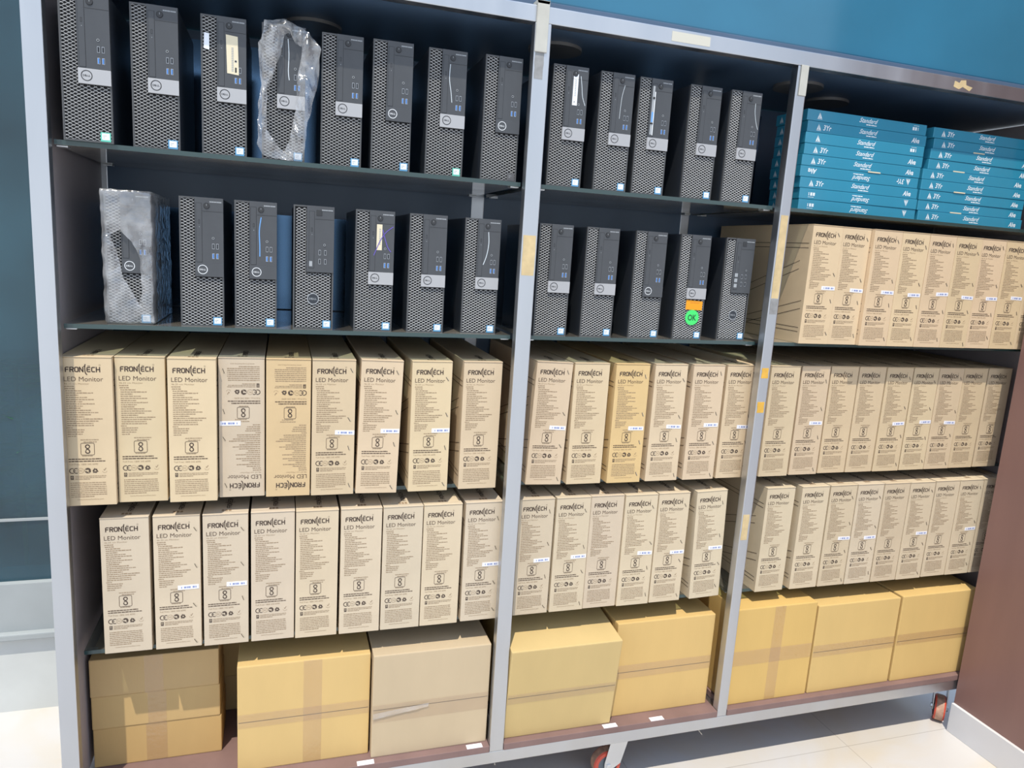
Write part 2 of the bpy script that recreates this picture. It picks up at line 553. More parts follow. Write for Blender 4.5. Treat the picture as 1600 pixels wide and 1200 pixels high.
def caster(x, y, ang):
    c = add('caster', None, rack, (x, y, BZ0 - FZ), (0, 0, ang))
    c.empty_display_size = .03
    H = BZ0 - FZ
    r = .046
    pm = MB()
    pm.box(-.035, .035, -.03, .03, -.004, 0)
    pm.cyl((0, 0), .024, -.016, -.004, 'z', 24)
    add('mount_plate', pm.mesh('mount_plate', ZINC, .001), c)
    off = -.028
    wz = -(H - r)
    wm = MB()
    n = 40
    prof = [(-.017, r * .70), (-.017, r * .93), (-.012, r), (.012, r), (.017, r * .93), (.017, r * .70)]
    for k in range(n):
        a0, a1 = 2 * math.pi * k / n, 2 * math.pi * (k + 1) / n
        for (y0, r0), (y1, r1) in zip(prof, prof[1:]):
            wm.poly([(off + r0 * math.cos(a0), y0, wz + r0 * math.sin(a0)), (off + r1 * math.cos(a0), y1, wz + r1 * math.sin(a0)),
                     (off + r1 * math.cos(a1), y1, wz + r1 * math.sin(a1)), (off + r0 * math.cos(a1), y0, wz + r0 * math.sin(a1))],
                    1 if (abs(y0) <= .0121 and abs(y1) <= .0121) else 0)
    add('wheel', wm.mesh('wheel', [RED, mat('worn_tread', (.40, .24, .17), .6, var=.35, vscale=60) if 'worn_tread' not in bpy.data.materials else bpy.data.materials['worn_tread']]), c, label='red caster wheel')
    hm = MB()
    hm.cyl((off, wz), r * .71, -.015, .015, 'y', 32)
    hm.cyl((off, wz), .010, -.019, .019, 'y', 20)
    add('hub', hm.mesh('hub', RUBBERG), c)
    fm = MB()
    out = [(-.024, -.012), (.036, -.012), (.030, -.035), (.012, wz + .005), (off + .012, wz - .013), (off, wz - .018), (off - .013, wz - .010), (off - .014, wz + .01)]
    fm.prism(out, -.0225, -.0195)
    fm.prism(out, .0195, .0225)
    fm.box(-.024, .036, -.0225, .0225, -.014, -.011)
    fm.cyl((off, wz), .009, -.028, .028, 'y', 6)
    add('fork', fm.mesh('fork', ZINC, .0006, seg=1), c)
caster(1.545, .062, 0)
caster(2.875, .075, math.radians(44))
caster(.105, .062, .3)
caster(.105, .51, .9)
caster(1.545, .51, 2)
caster(2.93, .51, 1)

# glass shelves
SHZ = [(1.5, 'under the top row of computers', .034), (1.1163, 'under the second row of items', .040), (.7004, 'under the middle row of monitor cartons', .092), (.3184, 'under the lowest row of monitor cartons', .076)]
NAMES = ['left', 'middle', 'right']
for z, what, y0 in SHZ:
    for k in range(3):
        x0, x1 = UPX[k][1] + .002, UPX[k + 1][0] - .002
        wh = what
        if k == 2 and z == 1.5: wh = 'under the teal boxes'
        if k == 2 and z == 1.1163: wh = 'under the top row of monitor cartons'
        g = add('glass_shelf', B(x0, x1, y0, .526, z - .010, z).mesh('glass_shelf', SHELF), None, (0, 0, 0), label='dusty glass shelf %s in the %s bay' % (wh, NAMES[k]), cat='shelf', group='glass shelves of the rack')
        add('shelf_edge', B(x0, x1, y0 - .0012, y0 - .0001, z - .010, z).mesh('shelf_edge', SHEDGE), g)
        for xc in (x0 + .012, x1 - .012):
            for yc in (y0 + .02, .48):
                add('shelf_clip', B(xc - .011, xc + .011, yc - .012, yc + .012, z - .0135, z - .0101).mesh('shelf_clip', ZINC, .001), g)

# header panel above the rack
hd = thing('header_panel', (0, 0, 0), 'glossy teal fascia panel above the steel rack', 'panel')
add('face', B(-.3, 3.6, .045, .075, 1.925, 2.75).mesh('header_face', HEADER, .006), hd)
add('lower_lip', B(-.3, 3.6, .034, .10, TZ1 + .0005, 1.925).mesh('header_lip', DARKBRD, .002), hd)

# ------------------------------------------------------------------ desktop computers
PW, PH, PD = .0926, .290, .292
def mm(v): return v / 1000.0
def seg_clip(p, q, x0, x1, z0, z1):
    t0, t1 = 0.0, 1.0
    dx, dz = q[0] - p[0], q[1] - p[1]
    for d_, a, lo, hi in ((dx, p[0], x0, x1), (dz, p[1], z0, z1)):
        if abs(d_) < 1e-12:
            if a < lo or a > hi: return None
        else:
            ta, tb = (lo - a) / d_, (hi - a) / d_
            if ta > tb: ta, tb = tb, ta
            t0, t1 = max(t0, ta), min(t1, tb)
    if t1 - t0 < 1e-3: return None
    return (p[0] + dx * t0, p[1] + dz * t0), (p[0] + dx * t1, p[1] + dz * t1)
def lattice(regions):
    o = MB()
    px, pz = mm(12.4), mm(6.9)
    wd, y0, y1 = mm(1.05), .0006, .0030
    for (x0, x1, z0, z1) in regions:
        sl_ = pz / px
        for sg in (1, -1):
            n0 = int(-(PW / px) * 1 - 3)
            for k in range(-20, 70):
                # line z = sg*sl*x + k*pz  (x measured from the left edge)
                p, q = (0, k * pz), (PW, k * pz + sg * sl_ * PW)
                c = seg_clip(p, q, x0, x1, z0, z1)
                if not c: continue
                (ax, az), (bx, bz) = c
                h = wd / 2 * math.hypot(1, sl_)
                # bar with a sloping upper facet that faces the sky
                X = lambda x: x - PW / 2
                A = [(X(ax), y0, az - h * .6), (X(bx), y0, bz - h * .6), (X(bx), y0, bz + h * .2), (X(ax), y0, az + h * .2)]
                Bk = [(X(ax), y1, az + h), (X(bx), y1, bz + h)]
                o.poly(A)
                o.poly([A[3], A[2], Bk[1], Bk[0]])
                o.poly([A[1], A[0], (X(ax), y1, az - h), (X(bx), y1, bz - h)])
    return o
def xc(v): return mm(v) - PW / 2
# shared meshes, type one
ch = MB()
ch.box(-PW / 2 + .0005, PW / 2 - .0005, .006, PD, .0, PH - .0005)
ME = {}
ME['chassis'] = ch.mesh('chassis', CHASSIS, .0015)
bz = MB()
t = .0035
bz.box(-PW / 2, PW / 2, 0, .007, 0, t)
bz.box(-PW / 2, PW / 2, 0, .007, PH - t, PH)
bz.box(-PW / 2, -PW / 2 + t, 0, .007, t, PH - t)
bz.box(PW / 2 - t, PW / 2, 0, .007, t, PH - t)
bz.box(-PW / 2 + t, PW / 2 - t, .0045, .007, t, PH - t, 1)
ME['bezel'] = bz.mesh('bezel', [mat('bezel_plastic', (.075, .077, .08), .4), DARK])
ME['grilleA'] = lattice([(mm(3.5), mm(31.5), mm(112), mm(286.5)), (mm(3.5), mm(89.1), mm(3.5), mm(112))]).mesh('grilleA', GRILLE)
ME['grilleB'] = lattice([(mm(6), mm(29), mm(134), mm(284)), (mm(6), mm(86), mm(4), mm(134))]).mesh('grilleB', GRILLE)
ME['panelA'] = B(xc(32.3), PW / 2, -.0028, .0042, mm(114), PH).mesh('panelA', PANELP, .0008)
ME['panelB'] = B(xc(29.8), PW / 2, -.0022, .0042, mm(136), PH).mesh('panelB', PANELP, .0008)
def frame2(mb, x0, x1, z0, z1, y, wd, mi=0):
    mb.q2(x0, x1, z0, z0 + wd, y, mi); mb.q2(x0, x1, z1 - wd, z1, y, mi)
    mb.q2(x0, x0 + wd, z0 + wd, z1 - wd, y, mi); mb.q2(x1 - wd, x1, z0 + wd, z1 - wd, y, mi)
def drive(yf, z0, z1, open_=False):
    o = MB()
    o.box(xc(35.5), xc(47), yf - .0006, yf, z0, z1, 0)
    frame2(o, xc(34.9), xc(47.6), z0 - .0006, z1 + .0006, yf - .0004, .0009, 1)
    if open_:
        o.box(xc(36), xc(42), yf - .0012, yf, z0 + .004, z1 - .006, 2)
        o.box(xc(42.5), xc(45), yf - .0012, yf, z0 + .003, z1 - .02, 3)
        o.box(xc(37), xc(42), yf - .0020, yf, z0 + .035, z0 + .060, 4)
        o.box(xc(36), xc(43), yf - .0022, yf, z0 + .030, z0 + .033, 1)
        o.box(xc(38), xc(43), yf - .0022, yf, z0 + .092, z0 + .097, 1)
    else:
        frame2(o, xc(40), xc(43.4), z0 + .085, z0 + .0935, yf - .0008, .0006, 1)
        o.disc2((xc(42), z0 + .078), .0008, yf - .0009, 2, 8)
    return o.mesh('drive', [PANELP, DARK, GREYM, WHITEM, BLUEPEN])
ME['driveA'] = drive(-.0028, mm(147), mm(277))
ME['driveO'] = drive(-.0028, mm(147), mm(277), True)
ME['driveB'] = drive(-.0022, mm(146), mm(277))
def button(yf, sq=False):
    o = MB()
    if sq:
        o.box(xc(52), xc(64), yf - .0006, yf, mm(268), mm(280))
        frame2(o, xc(51.5), xc(64.5), mm(267.5), mm(280.5), yf - .0004, .0008, 1)
    else:
        o.cyl((xc(57.6), mm(272)), .0058, yf - .0014, yf, 'y', 28, 0)
        o.arc((xc(57.6), mm(272)), .0062, 0, 360, .0009, yf - .0004, 1, 28)
        o.q2(xc(57.2), xc(58.0), mm(272), mm(276), yf - .0016, 2)
    o.q2(xc(48.5), xc(92), mm(259.6), mm(260.2), yf - .0003, 1)
    return o.mesh('button', [BLACKP, DARK, GREYM])
ME['buttonA'] = button(-.0028)
ME['buttonB'] = button(-.0022, True)
def usb(blue, yf):
    o = MB()
    o.box(-.0024, .0024, yf - .0004, yf + .001, -.006, .006, 0)
    o.box(-.0018, .0018, yf - .0006, yf, -.0052, .0052, 1)
    o.box(-.0018, .0008 if blue else .0004, yf - .0009, yf, -.0050, .0050, 2 if blue else 3)
    return o.mesh('usb', [USBMETAL, DARK, USBBLUE, CHASSIS])
ME['usbK'] = usb(False, -.0028)
ME['usbL'] = usb(True, -.0028)
o = MB()
o.cyl((0, 0), .0026, -.0034, -.0028, 'y', 20, 0)
o.arc((0, 0), .0022, 0, 360, .0009, -.0036, 1, 20)
ME['jack'] = o.mesh('jack', [DARK, GREYM])
ME['stripS'] = B(xc(32), PW / 2, -.0040, .004, mm(114), mm(144)).mesh('stripS', SILVER, .0006)
ME['stripD'] = B(xc(32), PW / 2, -.0036, .004, mm(114), mm(144)).mesh('stripD', PANELP, .0006)
def logo(yf, r, m_):
    o = MB()
    o.arc((0, 0), r, 0, 360, r * .15, yf, 0, 36)
    k = r * .36
    textbox(o, 'D', -r * .70, -r * .38, -k / 2, k, yf, 0, .015)
    # tilted E
    c = Vector((-r * .14, 0))
    a = math.radians(28)
    def rotp(x, z): return (c.x + x * math.cos(a) - z * math.sin(a), c.y + x * math.sin(a) + z * math.cos(a))
    for zz in (-k * .42, 0, k * .42):
        o.stroke([rotp(-r * .13, zz), rotp(r * .13, zz)], r * .08, yf)
    o.stroke([rotp(-r * .13, -k * .46), rotp(-r * .13, k * .46)], r * .08, yf)
    textbox(o, 'LL', r * .14, r * .68, -k / 2, k, yf, 0, .015)
    return o.mesh('logo', m_)
ME['logoK'] = logo(-.0043, .0098, DARK)
ME['logoW'] = logo(-.0039, .0098, WHITEM)
LB = MB()
LB.disc2((0, 0), .0135, -.0002, 1)
me = logo(-.0006, .0128, GREYM)
ME['logoB'] = me
ME['logoBplate'] = LB.mesh('logoBplate', [GREYM, CHASSIS])
def cpu(m1, m2):
    o = MB()
    o.box(xc(68.5), xc(87.5), -.0006, .0005, mm(3), mm(21.5), 0)
    o.q2(xc(71), xc(85.6), mm(6.5), mm(19.6), -.0008, 1)
    o.q2(xc(73), xc(80), mm(14), mm(15), -.0009, 2)
    o.q2(xc(73), xc(77), mm(10.5), mm(11.5), -.0009, 2)
    return o.mesh('cpu', [m1, m2, GREYM])
ME['cpuB'] = cpu(STICKB, STICKW)
ME['cpuG'] = cpu(STICKG, STICKW)
ME['cpuD'] = cpu(mat('worn_sticker', (.10, .10, .105), .5), bpy.data.materials['worn_sticker'])
o = MB()
x = 64.0
for wd_ in (2.2, 1.6, 2.4, 1.4, 2.0, 1.8, 0, 2.2, 2.0, 2.2, 2.0):
    if wd_: o.q2(xc(x), xc(x + wd_), mm(280), mm(282.6), -.0031)
    x += wd_ + .5
ME['model'] = o.mesh('model', GREYM)

def curve_mark(pts, wd, m_, y=-.0032):
    o = MB()
    P = []
    for k in range(len(pts) - 1):
        p0 = pts[max(0, k - 1)]; p1 = pts[k]; p2 = pts[k + 1]; p3 = pts[min(len(pts) - 1, k + 2)]
        for j in range(6):
            t_ = j / 6
            P.append(tuple(.5 * (2 * p1[i] + (p2[i] - p0[i]) * t_ + (2 * p0[i] - 5 * p1[i] + 4 * p2[i] - p3[i]) * t_ ** 2 + (3 * p1[i] - p0[i] - 3 * p2[i] + p3[i]) * t_ ** 3) for i in (0, 1)))
    P.append(pts[-1])
    o.stroke([(xc(a), mm(b)) for a, b in P], wd, y)
    return o.mesh('mark', m_)

def computer(x, y, z, label, group, typ='A', strip='S', cpuc='B', opened=False, yaw=0.0, lean=0.0):
    t_ = thing('desktop_computer', (x, y, z), label, 'computer', group, (0, lean, yaw))
    add('chassis', ME['chassis'], t_)
    add('bezel', ME['bezel'], t_)
    add('grille', ME['grille' + typ], t_)
    p = add('drive_panel', ME['panel' + typ], t_)
    add('optical_drive', ME['driveO' if opened else 'drive' + typ], p)
    add('power_button', ME['button' + typ], p)
    us = ((71, 183, 0), (79.6, 183, 0), (71, 161, 1), (79.6, 161, 1)) if typ == 'A' else ((60, 183, 0), (73, 183, 0), (60, 162, 0), (73, 162, 0))
    for a, b, bl in us:
        add('usb_port', ME['usbL' if bl else 'usbK'], p, (xc(a), .0006 if typ == 'B' else 0, mm(b)))
    add('audio_jack', ME['jack'], p, (xc(70.8), 0, mm(201)))
    add('model_mark', ME['model'], p)
    if typ == 'A':
        s_ = add('badge_strip', ME['strip' + strip], t_, label='silver badge strip' if strip == 'S' else None)
        add('logo', ME['logoK' if strip == 'S' else 'logoW'], s_, (xc(48), 0, mm(130)))
    else:
        b_ = add('badge', ME['logoBplate'], t_, (xc(46), 0, mm(73)))
        add('logo', ME['logoB'], b_)
    add('processor_sticker', ME['cpu' + cpuc], t_, label='small white and blue square sticker' if cpuc != 'D' else None)
    return t_, p

AX = [0.1616, 0.2876, 0.423, 0.5479, 0.6761, 0.7902, 0.9201, 1.0559, 1.2269, 1.3557, 1.4656, 1.6134, 1.7339]
AY = [0.0226, 0.0434, 0.0546, 0.0529, 0.0595, 0.0518, 0.0557, 0.043, 0.0365, 0.0388, 0.04, 0.0407, 0.0343]
BX = [0.2217, 0.3724, 0.4882, 0.6175, 0.7596, 0.889, 1.03, 1.2251, 1.3592, 1.5032, 1.6383, 1.7878]
BY = [0.066, 0.0602, 0.0609, 0.058, 0.0541, 0.0528, 0.0612, 0.0546, 0.0569, 0.0573, 0.0534, 0.0618]
ga, gb = 'desktop computers on the top shelf', 'desktop computers on the second shelf'
LA = ['black computer with silver strip, leftmost on the top shelf',
      'black computer with silver strip, second from left on the top shelf',
      'black computer with two white paper labels on its front, top shelf',
      'black computer in a torn clear plastic bag on the top shelf',
      'black computer with silver strip, right of the bagged computer, top shelf',
      'black computer with dark badge strip and white logo ring, top shelf, left bay',
      'black computer with thin pen stroke and silver strip, top shelf, left bay',
      'greyish computer with dark strip, rightmost on the top shelf of the left bay',
      'black computer with long white label, leftmost on the top shelf, middle bay',
      'black computer with faint pen stroke, second on the top shelf, middle bay',
      'black computer with open silver drive slot, top shelf of the middle bay',
      'black computer with silver strip, right of the open drive one, top shelf',
      'black computer beside the teal boxes, rightmost on the top shelf, middle bay']
LBb = ['black computer wrapped in crumpled clear plastic film on the second shelf',
       'black computer with dark badge strip, right of the film-wrapped one, second shelf',
       'black computer with blue pen stroke on its drive panel, second shelf',
       'black computer with round badge on the grille, second shelf, left bay',
       'black computer with cream label and purple cross, second shelf',
       'black computer with silver strip, second from right on left bay second shelf',
       'black computer with white pen stroke, rightmost on second shelf of left bay',
       'black computer with silver strip, leftmost on second shelf of middle bay',
       'black computer with silver strip, second on second shelf of middle bay',
       'black computer with dark badge strip, third on second shelf of middle bay',
       'black computer with orange sticker and green OK sticker, second shelf',
       'black computer with round grille badge, rightmost on second shelf of middle bay']
PA, PB = [], []
for k in range(13):
    PA.append(computer(AX[k], AY[k], 1.5, LA[k], ga, 'A', 'D' if k in (5, 7) else 'S', 'G' if k in (0, 6) else ('D' if k == 7 else 'B'), k == 10, R3.uniform(-.006, .006)))
for k in range(12):
    typ = 'B' if k in (3, 11) else 'A'
    PB.append(computer(BX[k], BY[k], 1.1163, LBb[k], gb, typ, 'D' if k in (0, 1, 2, 9) else 'S', 'B', False, R3.uniform(-.006, .006)))
def flat(name, mb, m_, par, label=None):
    return add(name, mb.mesh(name, m_), par, label=label)
# labels, pens, stickers
o = MB(); o.prism([(xc(6), mm(221)), (xc(17), mm(219)), (xc(17), mm(252)), (xc(7), mm(253))], -.0008, .0002)
flat('paper_label', o, STICKW, PA[2][0], 'small white paper label')
o = MB(); o.prism([(xc(53), mm(175)), (xc(77), mm(173)), (xc(75), mm(252)), (xc(51), mm(254))], -.0034, -.0027)
for k in range(14):
    o.q2(xc(62), xc(66.5), mm(180 + k * 3.6), mm(181.6 + k * 3.6), -.0037, 1)
flat('paper_label', o, [CREAM, GREYM], PA[2][0], 'large cream paper label')
add('pen_mark', curve_mark([(55, 262), (57, 230), (56, 195), (58, 176)], .0016, CHALK), PA[3][1], label='white pen stroke')
add('pen_mark', curve_mark([(52, 258), (51, 225), (56, 195), (59, 172)], .0015, CHALK), PA[6][1], label='white pen stroke')
o = MB(); o.q2(xc(53), xc(66), mm(198), mm(272), -.0031)
o.q2(xc(57.5), xc(59), mm(204), mm(208), -.0033, 1)
for k in range(10): o.q2(xc(58), xc(61), mm(220 + 4 * k), mm(222 + 4 * k), -.0033, 2)
flat('paper_label', o, [STICKW, DARK, GREYM], PA[8][1], 'long white paper label')
add('pen_mark', curve_mark([(72, 268), (76, 245), (80, 220), (88, 200)], .0014, CHALK), PA[8][1], label='white pen stroke')
add('pen_mark', curve_mark([(66, 262), (60, 235), (58, 205), (57, 180)], .0010, CHALK), PA[9][1], label='white pen stroke')
add('pen_mark', curve_mark([(74, 262), (75, 240), (81, 215), (89, 196)], .0012, CHALK), PA[12][1], label='white pen stroke')
add('pen_mark', curve_mark([(58, 255), (54, 225), (55, 190), (55, 166)], .0022, BLUEPEN), PB[2][1], label='blue pen stroke')
add('pen_mark', curve_mark([(60, 258), (62, 230), (58, 200), (50, 176)], .0018, CHALK), PB[6][1], label='white pen stroke')
o = MB(); o.q2(xc(50), xc(63), mm(197), mm(258), -.0031)
for k in range(9): o.q2(xc(56), xc(59.5), mm(210 + 4.4 * k), mm(212.5 + 4.4 * k), -.0033, 1)
flat('paper_label', o, [CREAM, GREYM], PB[4][1], 'cream paper label')
add('pen_mark', curve_mark([(44, 184), (58, 218), (72, 240), (89, 254)], .0018, PURPLE, -.0036), PB[4][1], label='purple marker stroke')
add('pen_mark', curve_mark([(64, 246), (70, 225), (77, 205), (85, 194)], .0018, PURPLE, -.0036), PB[4][1], label='purple marker stroke')
o = MB(); o.prism([(xc(34), mm(84)), (xc(86), mm(83)), (xc(86.5), mm(108)), (xc(34.5), mm(111))], -.0012, -.0002)
for k in range(6): o.q2(xc(48 + k * 5), xc(51 + k * 5), mm(102), mm(105), -.0015, 1)
flat('orange_sticker', o, [ORANGE, mat('orange_dark', (.60, .22, .02), .6)], PB[10][0], 'orange rectangular sticker')
o = MB(); o.cyl((xc(57), mm(62)), .0215, -.0016, -.0004, 'y', 40)
textbox(o, 'OK', xc(43.5), xc(70.5), mm(54), mm(16), -.0019, 1, .02)
flat('green_sticker', o, [GREEN, mat('dark_green_ink', (.01, .08, .03), .6)], PB[10][0], 'round green OK sticker')
o = MB()
for k in range(3): o.q2(xc(36), xc(46), mm(152 + 15 * k), mm(162 + 15 * k), -.0029)
flat('media_symbols', o, GREYM, PB[11][1])
o = MB(); o.q2(xc(36), xc(43), mm(150), mm(162), -.0029)
flat('drive_button', o, GREYM, PB[3][1])

# crumpled plastic
def resample(pts, n):
    L = [0]
    for a, b in zip(pts, pts[1:] + pts[:1]):
        L.append(L[-1] + math.dist(a, b))
    T = L[-1]
    out = []
    P = pts + pts[:1]
    for k in range(n):
        d_ = T * k / n
        j = max(i for i in range(len(L)) if L[i] <= d_ + 1e-12)
        j = min(j, len(pts) - 1)
        u = (d_ - L[j]) / max(1e-9, L[j + 1] - L[j])
        out.append((P[j][0] + (P[j + 1][0] - P[j][0]) * u, P[j][1] + (P[j + 1][1] - P[j][1]) * u))
    return out
def film(outer, inner, amp, seed, back=.0, n=120, rings=12, base=-.012):
    o = MB()
    A = resample(outer, n)
    Bq = resample(inner, n)
    # align the start angle
    k0 = min(range(n), key=lambda k: math.dist(Bq[k], A[0]))
    Bq = Bq[k0:] + Bq[:k0]
    grid = []
    for r in range(rings + 1):
        u = r / rings
        row = []
        for k in range(n):
            x = Bq[k][0] + (A[k][0] - Bq[k][0]) * u
            z = Bq[k][1] + (A[k][1] - Bq[k][1]) * u
            v = Vector((x * 38 + seed, z * 38, seed))
            d_ = noise.noise(v * .7) * .7 - abs(noise.noise(Vector((v.x * 1.5, v.y * .6, seed)))) * .9 + abs(noise.noise(v * 2.2)) * .3
            y = base + amp * d_ - .006 * math.sin(math.pi * u)
            y = min(y, -.0045)
            row.append((x + noise.noise(v * 1.7 + Vector((9, 0, 0))) * .002, y, z + noise.noise(v * 1.9 + Vector((0, 7, 0))) * .002))
        grid.append(row)
    if back:
        for s_ in range(1, 7):
            f = s_ / 6
            row = []
            for k in range(n):
                x, z = A[k]
                v = Vector((x * 40 + seed, f * 6, z * 40))
                sx_ = 1 if x > 0 else -1
                row.append((x + abs(noise.noise(v)) * .004 * sx_, grid[rings][k][1] * (1 - f) + back * f, z + noise.noise(v * 1.3) * .002))
            grid.append(row)
    for r in range(len(grid) - 1):
        for k in range(n):
            j = (k + 1) % n
            o.poly([grid[r][k], grid[r][j], grid[r + 1][j], grid[r + 1][k]])
    me_ = o.mesh('film', FILM, smooth=True)
    bm = bmesh.new()
    bm.from_mesh(me_)
    bmesh.ops.remove_doubles(bm, verts=bm.verts, dist=1e-6)
    bm.to_mesh(me_)
    bm.free()
    me_.polygons.foreach_set('use_smooth', [True] * len(me_.polygons))
    return me_
f4 = lambda p: ((p[0] - 247) * .000276, (1128 - p[1]) * .000276)
out4 = [f4(p) for p in ((95, 65), (240, 50), (350, 75), (440, 125), (535, 230), (520, 300), (525, 420), (505, 520), (470, 680), (425, 850), (410, 1122), (290, 1126), (90, 1100), (45, 1020), (50, 830), (55, 690), (75, 580), (60, 430), (52, 245), (80, 200))]
in4 = [f4(p) for p in ((250, 155), (290, 140), (340, 215), (395, 240), (350, 460), (340, 720), (295, 960), (250, 1055), (220, 1030), (115, 895), (120, 600), (190, 400), (225, 290))]
add('plastic_bag', film(out4, in4, .020, 3.1), PA[3][0], label='crumpled torn clear plastic bag')
f14 = lambda p: ((p[0] - 495) * .000363, (818 - p[1]) * .000392)
hw = PW / 2 + .004
out14 = [(-hw, PH + .003), (0, PH + .004), (hw, PH + .003), (hw, .15), (hw, .003), (0, .002), (-hw, .003), (-hw, .15)]
in14 = [f14(p) for p in ((455, 290), (520, 350), (560, 440), (565, 640), (550, 705), (470, 560), (435, 420), (405, 320))]
add('plastic_film', film(out14, in14, .010, 8.4, back=.26, base=-.009), PB[0][0], label='crumpled clear plastic film')

# ------------------------------------------------------------------ monitor cartons
CW, CH, CDp = .1034, .344, .468
bx = MB()
bx.box(-CW / 2, CW / 2, 0, CDp, 0, CH - .0022)
CBODY = bx.mesh('carton_body', KRAFT, .0012)
bx = MB()
bx.box(-CW / 2 - .0002, CW / 2 + .0002, -.0012, CDp, CH - .0016, CH)
bx.box(-CW / 2 + .001, CW / 2 - .001, .002, CDp - .002, CH - .0022, CH - .0016)
CLID = bx.mesh('carton_lid', KRAFT, .0005, seg=1)

def brand_word(mb, x0, x1, z0, h, y, mi=0):
    """the square technical wordmark with the long swash T and the dotted E"""
    n = 8
    wdt = (x1 - x0)
    p = wdt / 7.75
    s_ = h * .19
    lw = p * .70
    def ST(pts): mb.stroke(pts, s_, y, mi)
    a, b = z0 + s_ / 2, z0 + h - s_ / 2
    c = z0 + h * .5
    x = x0 + s_ / 2
    e = h * .12
    ST([(x, z0), (x, b - e), (x + e, b), (x + lw, b)]); ST([(x, c), (x + lw * .85, c)]); x += p * .95            # F
    ST([(x, z0), (x, b), (x + lw - e, b), (x + lw, b - e), (x + lw, c + e), (x + lw - e, c), (x, c)]); ST([(x + lw * .5, c), (x + lw, z0)]); x += p     # R
    ST([(x + e, a), (x, a + e), (x, b - e), (x + e, b), (x + lw - e, b), (x + lw, b - e), (x + lw, a + e), (x + lw - e, a), (x + e, a)]); x += p       # O
    ST([(x, z0), (x, z0 + h)]); ST([(x, z0 + h * .95), (x + lw, z0 + h * .05)]); ST([(x + lw, z0), (x + lw, z0 + h)]); x += p * .98                       # N
    tx = x + lw * .22
    mb.stroke([(tx + lw * .12, z0 + h * 1.5), (tx, z0 + h * 1.2), (tx - lw * .04, z0 + h * .6), (tx, z0 + h * .05), (tx + lw * .25, z0 - h * .30), (tx + lw * .60, z0 - h * .48)], s_ * .95, y, mi)   # T
    mb.stroke([(tx - lw * .45, b + h * .16), (tx + lw * .1, b + h * .20)], s_ * .7, y, mi)
    x += p * .60
    ST([(x + lw, b), (x + e, b), (x, b - e), (x, a + e), (x + e, a), (x + lw, a)]); ST([(x, c), (x + lw * .9, c)])                              # E
    mb.disc2((x + lw * .35, z0 + h * 1.17), s_ * .42, y, mi, 8); mb.disc2((x + lw * .75, z0 + h * 1.17), s_ * .42, y, mi, 8); x += p * .98
    ST([(x + lw, b), (x + e, b), (x, b - e), (x, a + e), (x + e, a), (x + lw, a)]); x += p * .98                                                # C
    ST([(x, z0), (x, z0 + h)]); ST([(x + lw, z0), (x + lw, z0 + h)]); ST([(x, c), (x + lw, c)])                                                 # H
    mb.arc((x + lw + p * .05, z0 + h * 1.35), h * .13, 0, 360, h * .03, y, mi, 14)
def scribble(mb, rnd, x0, x1, z, h, y, mi):
    x = x0
    while x < x1 - .001:
        l = rnd.uniform(.0025, .0085)
        e = min(x + l, x1)
        mb.q2(x, e, z, z + h * rnd.uniform(.8, 1.1), y, mi)
        x = e + rnd.uniform(.0007, .0012)
